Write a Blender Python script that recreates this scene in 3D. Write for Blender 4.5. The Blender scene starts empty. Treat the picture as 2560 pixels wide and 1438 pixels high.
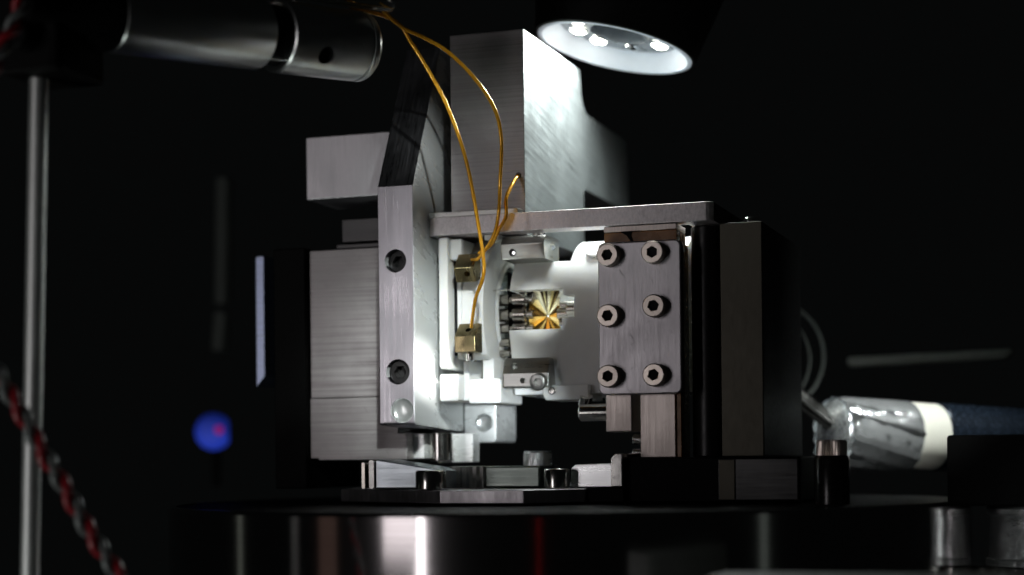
import bpy, bmesh, math, random
from mathutils import Vector, Matrix

random.seed(7)
MM = 0.001
D = bpy.data
scene = bpy.context.scene
COL = scene.collection

# ------------------------------------------------------------------ camera
yaw, roll = math.radians(19.0), math.radians(0.6)
fwd = Vector((-math.sin(yaw), math.cos(yaw), 0))
rgt = Vector((math.cos(yaw), math.sin(yaw), 0))
up = Vector((0, 0, 1))
cr = rgt * math.cos(roll) - up * math.sin(roll)
cu = up * math.cos(roll) + rgt * math.sin(roll)
cam = D.cameras.new('camera')
cam.sensor_width = 36.0
cam.lens = 36.0 * 4300 / 2560
cam.shift_y = 431.0 / 2560
cam.clip_start, cam.clip_end = 0.01, 20.0
cam.dof.use_dof = True
cam.dof.focus_distance = 0.412
cam.dof.aperture_fstop = 9.0
cam_o = D.objects.new('camera', cam)
m = Matrix.Identity(4)
for i in range(3):
    m[i][0], m[i][1], m[i][2] = cr[i], cu[i], -fwd[i]
m.translation = Vector((104.63, -397.6, 10.5)) * MM
cam_o.matrix_world = m
COL.objects.link(cam_o)
scene.camera = cam_o

# ------------------------------------------------------------------ dark room
w = D.worlds.new('World')
scene.world = w
w.use_nodes = True
bg = w.node_tree.nodes['Background']
bg.inputs[0].default_value = (0.0019, 0.0021, 0.0021, 1)
bg.inputs[1].default_value = 1.0

# ------------------------------------------------------------------ room lamps (front, off to the side) and added fill lamps
def area(name, loc, target, sx, sy, watts, col):
    l = D.lights.new(name, 'AREA')
    l.shape = 'RECTANGLE'
    l.size, l.size_y = sx * MM, sy * MM
    l.energy = watts
    l.color = col
    o = D.objects.new(name, l)
    p = Vector(loc) * MM
    o.location = p
    d = (Vector(target) * MM - p).normalized()
    o.rotation_euler = d.to_track_quat('-Z', 'Y').to_euler()
    COL.objects.link(o)
    return o

def polar(az, el, dist, c=(-25, 0, 45)):
    """az degrees to the left of the front normal (-Y), el degrees up."""
    a, e = math.radians(az), math.radians(el)
    return (c[0] - dist * math.sin(a) * math.cos(e), c[1] - dist * math.cos(a) * math.cos(e), c[2] + dist * math.sin(e))

area('room_lamp', polar(26, 1.6, 800), (-25, 0, 45), 120, 230, 0.20, (1.0, 0.93, 0.95))
area('room_strip_lamp', (-287, -727, -10), (-25, -40, 10), 26, 330, 0.19, (1.0, 0.95, 0.97))
area('red_status_lamp', (99, -667, -40), (-1, -75, -6), 0.6, 130, 0.00035, (1.0, 0.02, 0.03))
area('warm_band_lamp', (-480, -440, -30), (-48, -75, 0), 60, 160, 0.002, (1.0, 0.62, 0.5))  # added unseen source for the brown band on the drum
area('left_band_lamp', (-667, -135, -30), (-71, -66, -6), 26, 170, 0.0016, (0.9, 1.0, 0.85))  # unseen source, added for the pale band at the drum's left
area('right_band_lamp', (604, -259, -36), (40, -54, -6), 26, 170, 0.0016, (0.85, 1.0, 0.9))  # likewise added, gives the dim band at the drum's right
area('tube_fill', (-230, -330, -190), (-90, -40, 80), 70, 70, 0.27, (0.93, 1.0, 0.97))  # low fill added out of view to light the lens tube
def spot(name, loc, target, watts, deg, blend, soft, col=(0.94, 1.0, 0.98)):
    l = D.lights.new(name, 'SPOT')
    l.energy, l.color = watts, col
    l.spot_size, l.spot_blend, l.shadow_soft_size = math.radians(deg), blend, soft * MM
    o = D.objects.new(name, l)
    o.location = Vector(loc) * MM
    o.rotation_euler = ((Vector(target) - Vector(loc)) * MM).to_track_quat('-Z', 'Y').to_euler()
    COL.objects.link(o)
spot('ceramic_fill', (150, -430, 235), (-61, 10, 34), 16.0, 6.2, 0.8, 10)  # unseen spot added to brighten the left ceramics
spot('gold_fill', (60, -450, 70), (-30.2, 18, 47.6), 34.0, 0.98, 0.5, 5)  # narrow spot added out of view to light the gold blades
spot('edge_torch', (230, -420, 190), (-56, 3.5, 33), 70.0, 1.25, 0.25, 4, (1.0, 1.0, 0.96))
spot('arm_fill', (230, -420, 190), (-56, 2, 88), 9.0, 2.6, 0.9, 8)  # added spot that lifts the sloping arm, source unseen
spot('foot_fill', (150, -430, 20), (-47.5, 38, 23), 22.0, 2.1, 0.6, 8, (0.9, 0.98, 1.0))  # added to brighten the foot bracket from out of view
spot('collar_fill', (330, -300, 20), (88, 34, -10), 3.0, 5.0, 0.4, 22)  # unseen spot added so the chrome collar shows bright
spot('spindle_front_fill', (190, -420, 90), (43, 79, 18), 22.0, 2.6, 0.6, 16)  # added frontal spot, gives the foil more lit facets
spot('spindle_top_fill', (240, -60, 330), (50, 84, 16), 44.0, 8.0, 0.7, 40)  # unseen overhead spot added for the chrome to reflect

scene.view_settings.view_transform = 'Standard'
scene.view_settings.look = 'None'
scene.view_settings.exposure = 0.0
scene.view_settings.gamma = 1.0
scene.view_settings.use_curve_mapping = False
scene.render.engine = 'CYCLES'
cy = scene.cycles
cy.use_denoising = True
cy.max_bounces, cy.diffuse_bounces, cy.glossy_bounces, cy.transmission_bounces = 14, 8, 10, 8
cy.sample_clamp_indirect = 6.0
cy.blur_glossy = 0.5

# ------------------------------------------------------------------ materials
def nt(name):
    mt = D.materials.new(name)
    mt.use_nodes = True
    t = mt.node_tree
    return mt, t, t.nodes['Principled BSDF']

def N(t, kind, **kw):
    n = t.nodes.new(kind)
    for k, v in kw.items():
        setattr(n, k, v)
    return n

def coords(t, scale, rot=(0, 0, 0)):
    tc = N(t, 'ShaderNodeTexCoord')
    mp = N(t, 'ShaderNodeMapping')
    mp.inputs['Scale'].default_value = scale
    if any(rot):
        mr = N(t, 'ShaderNodeMapping')
        mr.inputs['Rotation'].default_value = rot
        t.links.new(tc.outputs['Object'], mr.inputs['Vector'])
        t.links.new(mr.outputs['Vector'], mp.inputs['Vector'])
    else:
        t.links.new(tc.outputs['Object'], mp.inputs['Vector'])
    return mp.outputs['Vector']

def noise(t, vec, detail=3.0, rough=0.6):
    n = N(t, 'ShaderNodeTexNoise')
    n.inputs['Scale'].default_value = 1.0
    n.inputs['Detail'].default_value = detail
    n.inputs['Roughness'].default_value = rough
    t.links.new(vec, n.inputs['Vector'])
    return n.outputs['Fac']

def rng(t, fac, lo, hi, a=0.25, b=0.75):
    r = N(t, 'ShaderNodeMapRange')
    r.inputs['From Min'].default_value = a
    r.inputs['From Max'].default_value = b
    r.inputs['To Min'].default_value = lo
    r.inputs['To Max'].default_value = hi
    t.links.new(fac, r.inputs['Value'])
    return r.outputs['Result']

def mixcol(t, fac, c1, c2):
    x = N(t, 'ShaderNodeMix', data_type='RGBA')
    x.inputs['A'].default_value = (*c1, 1)
    x.inputs['B'].default_value = (*c2, 1)
    t.links.new(fac, x.inputs['Factor'])
    return x.outputs['Result']

def metal(name, col, rough, streak=(60, 60, 60), dr=0.1, dc=0.12, bump=0.15, rot=(0, 0, 0), blotch=90, bdist=0.00004, scratch=0.0):
    mt, t, p = nt(name)
    p.inputs['Metallic'].default_value = 1.0
    s = noise(t, coords(t, streak, rot), 4.0, 0.7)
    b = noise(t, coords(t, (blotch,) * 3), 3.0)
    ad = N(t, 'ShaderNodeMath', operation='MULTIPLY_ADD')
    t.links.new(s, ad.inputs[0]); ad.inputs[1].default_value = 0.65
    ml = N(t, 'ShaderNodeMath', operation='MULTIPLY')
    t.links.new(b, ml.inputs[0]); ml.inputs[1].default_value = 0.35
    t.links.new(ml.outputs[0], ad.inputs[2])
    f = ad.outputs[0]
    c2 = tuple(c * (1 - dc) for c in col)
    c1 = tuple(min(1, c * (1 + dc)) for c in col)
    t.links.new(mixcol(t, rng(t, f, 0, 1, 0.35, 0.65), c2, c1), p.inputs['Base Color'])
    rr_ = rng(t, f, max(0.03, rough - dr), rough + dr, 0.35, 0.65)
    if scratch:
        for ang, sc3 in ((0.5, (260, 260, 5200)), (-0.9, (180, 180, 4300))):
            sx = rng(t, noise(t, coords(t, sc3, (ang, ang * 0.8, ang)), 1.0), 0, scratch, 0.70, 0.78)
            am = N(t, 'ShaderNodeMath', operation='ADD')
            t.links.new(rr_, am.inputs[0]); t.links.new(sx, am.inputs[1])
            rr_ = am.outputs[0]
        sm = rng(t, noise(t, coords(t, (38, 38, 38)), 2.0), -0.05, 0.07, 0.3, 0.7)
        am = N(t, 'ShaderNodeMath', operation='ADD')
        t.links.new(rr_, am.inputs[0]); t.links.new(sm, am.inputs[1])
        rr_ = am.outputs[0]
    t.links.new(rr_, p.inputs['Roughness'])
    if bump:
        bp = N(t, 'ShaderNodeBump')
        bp.inputs['Strength'].default_value = bump
        bp.inputs['Distance'].default_value = bdist
        t.links.new(s, bp.inputs['Height'])
        t.links.new(bp.outputs['Normal'], p.inputs['Normal'])
    return mt

def plain(name, col, rough, metallic=0.0, spec=0.5, var=0.1, scale=400, bump=0.0, coat=0.0, sss=0.0):
    mt, t, p = nt(name)
    b = noise(t, coords(t, (scale,) * 3), 4.0)
    t.links.new(mixcol(t, rng(t, b, 0, 1, 0.3, 0.7), tuple(c * (1 - var) for c in col), tuple(min(1, c * (1 + var)) for c in col)), p.inputs['Base Color'])
    t.links.new(rng(t, b, max(0.02, rough - 0.06), rough + 0.06, 0.3, 0.7), p.inputs['Roughness'])
    p.inputs['Metallic'].default_value = metallic
    p.inputs['Specular IOR Level'].default_value = spec
    p.inputs['Coat Weight'].default_value = coat
    if sss:
        p.inputs['Subsurface Weight'].default_value = sss
        p.inputs['Subsurface Radius'].default_value = (0.0020, 0.0019, 0.0017)
        p.inputs['Subsurface Scale'].default_value = 1.0
    if bump:
        bp = N(t, 'ShaderNodeBump')
        bp.inputs['Strength'].default_value = bump
        bp.inputs['Distance'].default_value = 0.00005
        t.links.new(b, bp.inputs['Height'])
        t.links.new(bp.outputs['Normal'], p.inputs['Normal'])
    return mt

def glow(name, col, strength):
    mt, t, p = nt(name)
    p.inputs['Base Color'].default_value = (*col, 1)
    p.inputs['Emission Color'].default_value = (*col, 1)
    p.inputs['Emission Strength'].default_value = strength
    return mt

M = {}
M['alu_vert'] = metal('aluminium_brushed_upright', (0.62, 0.61, 0.63), 0.42, (2600, 2600, 22), 0.10, 0.14, 0.22, scratch=0.25)
M['alu_horz'] = metal('aluminium_brushed_level', (0.40, 0.38, 0.38), 0.52, (24, 24, 1700), 0.12, 0.34, 0.35, scratch=0.25)
M['alu_block'] = metal('aluminium_block', (0.72, 0.74, 0.74), 0.42, (900, 160, 2600), 0.10, 0.16, 0.3, rot=(math.radians(22), 0, 0))
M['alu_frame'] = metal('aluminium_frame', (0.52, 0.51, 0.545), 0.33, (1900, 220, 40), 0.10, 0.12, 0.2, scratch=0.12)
M['alu_sat'] = metal('aluminium_satin', (0.56, 0.54, 0.56), 0.43, (1300, 1300, 110), 0.10, 0.20, 0.35, blotch=160, scratch=0.25)
M['alu_bright'] = metal('aluminium_bright', (0.86, 0.88, 0.88), 0.30, (60, 60, 1500), 0.10, 0.10, 0.2)
M['alu_edge'] = metal('aluminium_sawn_edge', (0.66, 0.62, 0.63), 0.48, (1500, 800, 900), 0.12, 0.25, 0.5, scratch=0.25)
M['alu_blue'] = metal('cool_aluminium', (0.60, 0.66, 0.70), 0.38, (40, 40, 1500), 0.12, 0.2, 0.3)
M['alu_green'] = metal('greenish_aluminium', (0.20, 0.23, 0.21), 0.34, (40, 40, 1500), 0.12, 0.3, 0.3)
M['steel'] = metal('steel_polished', (0.72, 0.71, 0.68), 0.16, (300, 300, 300), 0.05, 0.06, 0.04)
M['steel_screw'] = metal('steel_screw', (0.74, 0.66, 0.59), 0.36, (700, 700, 700), 0.08, 0.12, 0.1)
M['steel_clip'] = metal('steel_clip', (0.46, 0.46, 0.44), 0.32, (80, 80, 1200), 0.08, 0.10, 0.1)
M['chrome'] = metal('chrome', (0.85, 0.87, 0.88), 0.07, (200, 200, 200), 0.03, 0.04, 0.03)
M['column'] = metal('column_metal', (0.66, 0.59, 0.55), 0.45, (1800, 1800, 60), 0.10, 0.2, 0.3, scratch=0.25)
M['dark_post'] = metal('dark_post_metal', (0.085, 0.08, 0.065), 0.50, (700, 700, 300), 0.06, 0.10, 0.2)
M['base_dark'] = metal('dark_base_metal', (0.07, 0.07, 0.07), 0.34, (60, 60, 1200), 0.10, 0.3, 0.2)
M['black'] = plain('black_anodised', (0.004, 0.004, 0.004), 0.55, 0.0, 0.06, 0.3, 900)
M['black_gloss'] = plain('black_oxide', (0.012, 0.012, 0.012), 0.22, 0.3, 0.5, 0.3, 900)
M['bore'] = plain('bore_dark', (0.006, 0.006, 0.006), 0.7, 0.0, 0.2)
M['ceramic'] = plain('white_ceramic', (0.83, 0.84, 0.83), 0.55, 0.0, 0.4, 0.02, 300, 0.05, 0.0, 0.25)
M['gold'] = metal('gold_plate', (1.0, 0.80, 0.42), 0.20, (300, 300, 300), 0.05, 0.06, 0.0)
M['gold_pale'] = metal('pale_gold_plate', (1.0, 0.95, 0.82), 0.20, (300, 300, 300), 0.05, 0.06, 0.0)
M['steel_dim'] = metal('bobbin_steel', (0.34, 0.32, 0.29), 0.20, (300, 300, 300), 0.05, 0.1, 0.05)
M['gold_dark'] = metal('dark_gap_gold', (0.20, 0.14, 0.04), 0.22, (300, 300, 300), 0.05, 0.06, 0.0)  # dark gaps between the bright gold rays, put into colour
for k_ in ('gold', 'gold_pale'):
    M[k_].node_tree.nodes['Principled BSDF'].inputs['Metallic'].default_value = 0.93
M['sleeve'] = metal('sleeve_steel', (0.34, 0.37, 0.35), 0.28, (300, 300, 300), 0.05, 0.1, 0.05)
M['brass'] = metal('brass', (0.30, 0.245, 0.13), 0.26, (900, 60, 60), 0.08, 0.12, 0.15)
M['brass_dull'] = metal('dull_brass', (0.13, 0.115, 0.08), 0.40, (200, 60, 60), 0.08, 0.15, 0.15)
M['amber'] = plain('amber_reflection', (0.30, 0.13, 0.03), 0.25, 0.0, 0.6, 0.35, 220, 0.1, 0.3)  # brown reflection by the column, put into colour
M['red'] = plain('red_insulation', (0.20, 0.005, 0.010), 0.35, 0.0, 0.5, 0.1)
M['white_ins'] = plain('white_insulation', (0.095, 0.10, 0.098), 0.3, 0.0, 0.5, 0.05)
M['lamp_white'] = plain('lamp_reflector_white', (0.66, 0.71, 0.80), 0.38, 0.0, 0.5, 0.02)
M['lamp_board'] = plain('lamp_board_grey', (0.16, 0.18, 0.20), 0.30, 0.2, 0.5, 0.1)
M['mark'] = plain('grey_print', (0.25, 0.27, 0.29), 0.5)
M['blue_edge'] = metal('blue_anodised_edge', (0.45, 0.52, 0.72), 0.35, (60, 60, 2400), 0.08, 0.2, 0.3)
M['cream'] = plain('cream_plastic', (0.50, 0.485, 0.43), 0.35, 0.0, 0.5, 0.03)
M['led'] = glow('led_emitter', (1.0, 0.97, 0.84), 30.0)
M['blue_led'] = glow('blue_indicator', (0.022, 0.055, 0.55), 0.9)
_t = M['blue_led'].node_tree
_z = N(_t, 'ShaderNodeSeparateXYZ')
_t.links.new(coords(_t, (1, 1, 1)), _z.inputs[0])
_t.links.new(rng(_t, _z.outputs['Z'], 0.48, 0.08, 0.004, 0.0135), _t.nodes['Principled BSDF'].inputs['Emission Strength'])
M['red_led'] = glow('red_indicator', (0.6, 0.012, 0.32), 0.2)

def kapton():
    mt, t, p = nt('amber_wire_film')
    wv = N(t, 'ShaderNodeTexNoise')
    wv.inputs['Scale'].default_value = 900.0
    wv.inputs['Detail'].default_value = 2.0
    tc = N(t, 'ShaderNodeTexCoord')
    t.links.new(tc.outputs['Object'], wv.inputs['Vector'])
    t.links.new(mixcol(t, wv.outputs['Fac'], (0.75, 0.30, 0.012), (0.95, 0.50, 0.03)), p.inputs['Base Color'])
    p.inputs['Roughness'].default_value = 0.22
    p.inputs['Metallic'].default_value = 0.45
    p.inputs['Coat Weight'].default_value = 0.6
    bp = N(t, 'ShaderNodeBump')
    bp.inputs['Strength'].default_value = 0.5
    bp.inputs['Distance'].default_value = 0.0002
    t.links.new(wv.outputs['Fac'], bp.inputs['Height'])
    t.links.new(bp.outputs['Normal'], p.inputs['Normal'])
    return mt
M['kapton'] = kapton()

M['plug'] = plain('bright_plug', (0.75, 0.77, 0.76), 0.22, 0.7, 0.5, 0.1)
def milled2(*a, **k):
    mt = metal(*a, **k)
    mt.node_tree.nodes['Principled BSDF'].inputs['Metallic'].default_value = 0.88
    return mt
M['spindle'] = milled2('crumpled_chrome', (0.92, 0.94, 0.95), 0.17, (240, 240, 240), 0.05, 0.05, 0.5, blotch=160, bdist=0.0012)
M['speckle'] = plain('speckled_blue_black', (0.010, 0.015, 0.024), 0.25, 0.4, 0.5, 0.9, 1500)
M['cord'] = plain('white_cord', (0.62, 0.64, 0.64), 0.3)
M['rail'] = plain('rail_grey', (0.22, 0.23, 0.21), 0.5)
M['foil'] = metal('crumpled_foil', (0.92, 0.94, 0.95), 0.17, (60, 60, 60), 0.04, 0.03, 0.0)
M['foil'].node_tree.nodes['Principled BSDF'].inputs['Metallic'].default_value = 0.96
M['bolt_black'] = plain('black_bolt', (0.006, 0.006, 0.006), 0.35, 0.0, 0.3)
def glassmat():
    mt, t, p = nt('clear_glass')
    p.inputs['Base Color'].default_value = (0.93, 0.95, 0.88, 1)
    p.inputs['Transmission Weight'].default_value = 1.0
    p.inputs['Roughness'].default_value = 0.06
    p.inputs['IOR'].default_value = 1.45
    return mt
M['glass'] = glassmat()

def ceramic():
    mt = plain('white_ceramic', (0.83, 0.84, 0.83), 0.50, 0.0, 0.4, 0.03, 250, 0.0, 0.0, 0.6)
    t_ = mt.node_tree
    p_ = t_.nodes['Principled BSDF']
    bv = N(t_, 'ShaderNodeBevel', samples=4)
    bv.inputs['Radius'].default_value = 0.0004
    bp = N(t_, 'ShaderNodeBump')
    bp.inputs['Strength'].default_value = 0.12
    bp.inputs['Distance'].default_value = 0.00004
    t_.links.new(noise(t_, coords(t_, (1600, 90, 90)), 3.0), bp.inputs['Height'])
    t_.links.new(bv.outputs['Normal'], bp.inputs['Normal'])
    t_.links.new(bp.outputs['Normal'], p_.inputs['Normal'])
    return mt
M['ceramic'] = ceramic()

def drummat():
    mt, t, p = nt('turned_steel_drum')
    p.inputs['Metallic'].default_value = 1.0
    s = noise(t, coords(t, (6, 6, 5200)), 3.0)
    t.links.new(mixcol(t, rng(t, s, 0, 1, 0.3, 0.7), (0.36, 0.34, 0.34), (0.46, 0.44, 0.44)), p.inputs['Base Color'])
    p.inputs['Roughness'].default_value = 0.10
    p.inputs['Anisotropic'].default_value = 0.0
    p.inputs['Anisotropic Rotation'].default_value = 0.0
    tg = N(t, 'ShaderNodeTangent', direction_type='RADIAL', axis='Z')
    t.links.new(tg.outputs['Tangent'], p.inputs['Tangent'])
    return mt
M['drum'] = drummat()
def lit_face(name, col, met, rough, streak, rot, sw, bump=0.4, dr=0.12, dc=0.22):
    mt = metal(name, col, rough, streak, dr, dc, bump, rot=rot, blotch=sw)
    mt.node_tree.nodes['Principled BSDF'].inputs['Metallic'].default_value = met
    return mt
M['face_block'] = lit_face('lit_block_face', (0.46, 0.50, 0.50), 0.8, 0.36, (900, 45, 2600), (math.radians(9), 0, 0), 60, 0.14, 0.10, 0.26)  # paler and less metallic than the block front, so it looks lit
M['face_frame'] = lit_face('lit_frame_face', (0.84, 0.86, 0.86), 0.35, 0.28, (24, 14, 70), (math.radians(18), 0, 0), 60, 0.0, 0.07, 0.07)  # pale, less metallic copy of the frame metal for faces that look lit
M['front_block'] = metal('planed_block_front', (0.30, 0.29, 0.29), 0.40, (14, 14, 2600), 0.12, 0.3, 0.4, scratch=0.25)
M['steel_tube'] = metal('satin_tube_metal', (0.60, 0.62, 0.61), 0.30, (90, 90, 90), 0.02, 0.03, 0.0)
M['rod'] = metal('rod_steel', (0.66, 0.68, 0.66), 0.50, (900, 900, 30), 0.05, 0.08, 0.1)
M['far_grey'] = plain('far_grey_paint', (0.05, 0.055, 0.05), 0.6)

# ------------------------------------------------------------------ mesh helpers (millimetres)
def basis(d):
    d = Vector(d).normalized()
    a = Vector((0, 0, 1)) if abs(d.z) < 0.9 else Vector((1, 0, 0))
    u = a.cross(d).normalized()
    return u, d.cross(u), d

class MB:
    def __init__(s):
        s.v, s.f = [], []
    def add(s, vs, fs):
        o = len(s.v)
        s.v += [Vector(x) for x in vs]
        s.f += [tuple(i + o for i in q) for q in fs]
        return s
    def box(s, x0, x1, y0, y1, z0, z1):
        return s.add([(x0, y0, z0), (x1, y0, z0), (x1, y1, z0), (x0, y1, z0), (x0, y0, z1), (x1, y0, z1), (x1, y1, z1), (x0, y1, z1)],
                     [(0, 3, 2, 1), (4, 5, 6, 7), (0, 1, 5, 4), (1, 2, 6, 5), (2, 3, 7, 6), (3, 0, 4, 7)])
    def prism(s, axis, pts, lo, hi):
        mk = {'X': lambda p, h: (h, p[0], p[1]), 'Y': lambda p, h: (p[0], h, p[1]), 'Z': lambda p, h: (p[0], p[1], h)}[axis]
        n = len(pts)
        vs = [mk(p, lo) for p in pts] + [mk(p, hi) for p in pts]
        fs = [tuple(range(n)), tuple(range(2 * n - 1, n - 1, -1))] + [(i, (i + 1) % n, n + (i + 1) % n, n + i) for i in range(n)]
        return s.add(vs, fs)
    def rings(s, rows, cap0=True, cap1=True):
        n = len(rows[0])
        vs = [p for r in rows for p in r]
        fs = []
        for k in range(len(rows) - 1):
            for i in range(n):
                j = (i + 1) % n
                fs.append((k * n + i, k * n + j, (k + 1) * n + j, (k + 1) * n + i))
        if cap0: fs.append(tuple(range(n - 1, -1, -1)))
        if cap1: fs.append(tuple(range((len(rows) - 1) * n, len(rows) * n)))
        return s.add(vs, fs)
    def lathe(s, p, d, prof, n=40, cap0=True, cap1=True):
        u, v, w_ = basis(d)
        p = Vector(p)
        rows = [[p + w_ * h + (u * math.cos(2 * math.pi * i / n) + v * math.sin(2 * math.pi * i / n)) * r for i in range(n)] for r, h in prof]
        return s.rings(rows, cap0, cap1)
    def cyl(s, p0, p1, r, ch=0.0, n=32):
        p0, p1 = Vector(p0), Vector(p1)
        L = (p1 - p0).length
        prof = [(r - ch, 0), (r, ch), (r, L - ch), (r - ch, L)] if ch else [(r, 0), (r, L)]
        return s.lathe(p0, p1 - p0, prof, n)
    def tube(s, pts, r, n=12, rfun=None):
        pts = [Vector(p) for p in pts]
        t0 = (pts[1] - pts[0]).normalized()
        u = basis(t0)[0]
        rows = []
        for k, p in enumerate(pts):
            t_ = (pts[min(k + 1, len(pts) - 1)] - pts[max(k - 1, 0)]).normalized()
            u = (u - t_ * u.dot(t_)).normalized()
            v = t_.cross(u)
            rr = rfun(k) if rfun else r
            rows.append([p + (u * math.cos(2 * math.pi * i / n) + v * math.sin(2 * math.pi * i / n)) * rr for i in range(n)])
        return s.rings(rows)
    def screw(s, p, d, r, h, hexr=None, depth=None, n=24, knurl=0.0, rot=0.0):
        """socket cap head: base centre p, axis d"""
        if knurl: n = 72
        u, v, w_ = basis(d)
        u, v = u * math.cos(rot) + v * math.sin(rot), v * math.cos(rot) - u * math.sin(rot)
        p = Vector(p)
        hexr = hexr or r * 0.5
        depth = depth or h * 0.6
        def circ(rad, hh, k=0.0):
            out = []
            for i in range(n):
                a = 2 * math.pi * i / n
                q = rad * (1 - (k if i % 2 else 0))
                out.append(p + w_ * hh + (u * math.cos(a) + v * math.sin(a)) * q)
            return out
        def hexa(rad, hh):
            out = []
            for i in range(n):
                a = 2 * math.pi * i / n
                q = rad * math.cos(math.pi / 6) / math.cos((a % (math.pi / 3)) - math.pi / 6)
                out.append(p + w_ * hh + (u * math.cos(a) + v * math.sin(a)) * q)
            return out
        c = r * 0.09
        return s.rings([circ(r, 0, knurl), circ(r, h - c * 1.4, knurl), circ(r * 0.985 - c * 0.4, h - c * 0.4), circ(r - c * 1.3, h), hexa(hexr * 1.08, h), hexa(hexr, h - 0.15), hexa(hexr, h - depth)])

def spline(pts, per=10):
    P = [Vector(p) for p in pts]
    P = [P[0] * 2 - P[1]] + P + [P[-1] * 2 - P[-2]]
    out = []
    for i in range(1, len(P) - 2):
        a, b, c, d = P[i - 1:i + 3]
        for k in range(per):
            t = k / per
            out.append(0.5 * ((2 * b) + (c - a) * t + (2 * a - 5 * b + 4 * c - d) * t * t + (3 * b - a - 3 * c + d) * t ** 3))
    out.append(P[-2])
    return out

def rrect(x0, x1, z0, z1, r, n=5, rs=None):
    rs = rs or (r, r, r, r)
    out = []
    for (cx, cz, a0, q) in ((x1 - rs[0], z0 + rs[0], -90, rs[0]), (x1 - rs[1], z1 - rs[1], 0, rs[1]), (x0 + rs[2], z1 - rs[2], 90, rs[2]), (x0 + rs[3], z0 + rs[3], 180, rs[3])):
        for k in range(n + 1):
            a = math.radians(a0 + 90 * k / n)
            out.append((cx + q * math.cos(a), cz + q * math.sin(a)))
    return out

def tag(o, label, cat, group=None, kind=None):
    if label: o['label'] = label
    if cat: o['category'] = cat
    if group: o['group'] = group
    if kind: o['kind'] = kind
    return o

def finish(me, angle=32):
    bm = bmesh.new(); bm.from_mesh(me)
    bmesh.ops.recalc_face_normals(bm, faces=bm.faces)
    lim = math.radians(angle)
    for e in bm.edges:
        e.smooth = len(e.link_faces) == 2 and e.calc_face_angle(0) < lim
    for f in bm.faces: f.smooth = True
    bm.to_mesh(me); bm.free()

def root_origin(o):
    while o.parent: o = o.parent
    return Vector(o.get('_org', (0, 0, 0)))

def obj(name, mb, mat, parent=None, bevel=0.0, cuts=None, origin=None, angle=32, side=None):
    """one mesh object from world-millimetre geometry; child when parent is given"""
    if parent is not None:
        org = ORG[parent.name]
    else:
        if origin is None:
            xs = [v.x for v in mb.v]; ys = [v.y for v in mb.v]; zs = [v.z for v in mb.v]
            origin = ((min(xs) + max(xs)) / 2, (min(ys) + max(ys)) / 2, min(zs))
        org = Vector(origin)
    def mesh(b, nm):
        me = D.meshes.new(nm)
        me.from_pydata([tuple((v - org) * MM) for v in b.v], [], b.f)
        finish(me, angle)
        return me
    o = D.objects.new(name, mesh(mb, name))
    COL.objects.link(o)
    if bevel:
        bv = o.modifiers.new('bevel', 'BEVEL')
        bv.width = bevel * MM
        bv.segments = 2
        bv.limit_method = 'ANGLE'
        bv.angle_limit = math.radians(35)
        bv.harden_normals = True
    if cuts:
        tmp = []
        for c in cuts:
            co = D.objects.new('cutter', mesh(c, 'cutter'))
            COL.objects.link(co)
            tmp.append(co)
            bo = o.modifiers.new('cut', 'BOOLEAN')
            bo.operation = 'DIFFERENCE'
            bo.solver = 'EXACT'
            bo.object = co
        dg = bpy.context.evaluated_depsgraph_get()
        dg.update()
        me = D.meshes.new_from_object(o.evaluated_get(dg), depsgraph=dg)
        o.modifiers.clear()
        old = o.data
        o.data = me
        D.meshes.remove(old)
        for co in tmp:
            cm = co.data
            D.objects.remove(co); D.meshes.remove(cm)
        finish(o.data, min(angle, 14))
    o.data.materials.clear()
    o.data.materials.append(mat)
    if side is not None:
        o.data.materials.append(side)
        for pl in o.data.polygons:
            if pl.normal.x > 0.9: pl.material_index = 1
    if parent is not None:
        o.parent = parent
    else:
        o.location = org * MM
    ORG[o.name] = org
    return o

ORG = {}
def thing(name, label, cat, origin, group=None):
    o = D.objects.new(name, None)
    o.empty_display_size = 0.005
    o.location = Vector(origin) * MM
    COL.objects.link(o)
    ORG[o.name] = Vector(origin)
    return tag(o, label, cat, group)

# =================================================================== SETTING / BASE
t = thing('steel_drum', 'large polished dark steel drum carrying the whole apparatus', 'drum', (-25, 22, -60))
obj('drum_wall', MB().lathe((-25, 22, -60), (0, 0, 1), [(99.2, 0), (100, 1), (100, 59.2), (99.2, 60.0), (98.0, 60.0), (98.0, 59.5)], 160, True, False), M['drum'], t, angle=25)
obj('drum_top', MB().cyl((-25, 22, 58.6 - 60), (-25, 22, 59.7 - 60), 97.95, 0.2, 120), M['black'], t)

b = MB().prism('Z', [(-86, 30), (-80, 4), (-43.4, -20), (-22.6, -20), (-12, -6.2), (-12, 60), (-60, 90)], 0.3, 3.5)
tag(obj('base_plate', b, M['alu_sat'], bevel=0.25), 'flat faceted metal base plate lying on the steel drum', 'plate')

# sloped clamp at the left of the base
t = thing('hold_down_clamp', 'bright brushed clamp bar with sloped top beside the grey block foot', 'clamp', (-55, -6, 3.5))
obj('clamp_bar', MB().prism('Y', [(-64.3, 3.8), (-46.2, 3.8), (-46.2, 8.2), (-64.3, 11.0)], -10, 4), M['alu_blue'], t, 0.35)
obj('end_fin', MB().prism('Y', rrect(-66.2, -64.9, 3.8, 10.8, 0.5), -9.5, 3), M['steel_clip'], t)
obj('end_fin', MB().prism('Y', rrect(-68.6, -67.8, 3.8, 10.2, 0.3), -8.5, 3), M['steel_dim'], t)
obj('cap_screw', MB().screw((-48.1, -14, 3.8), (0, 0, 1), 3.7, 4.4, 1.9, 2.5), M['steel'], t)

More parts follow.
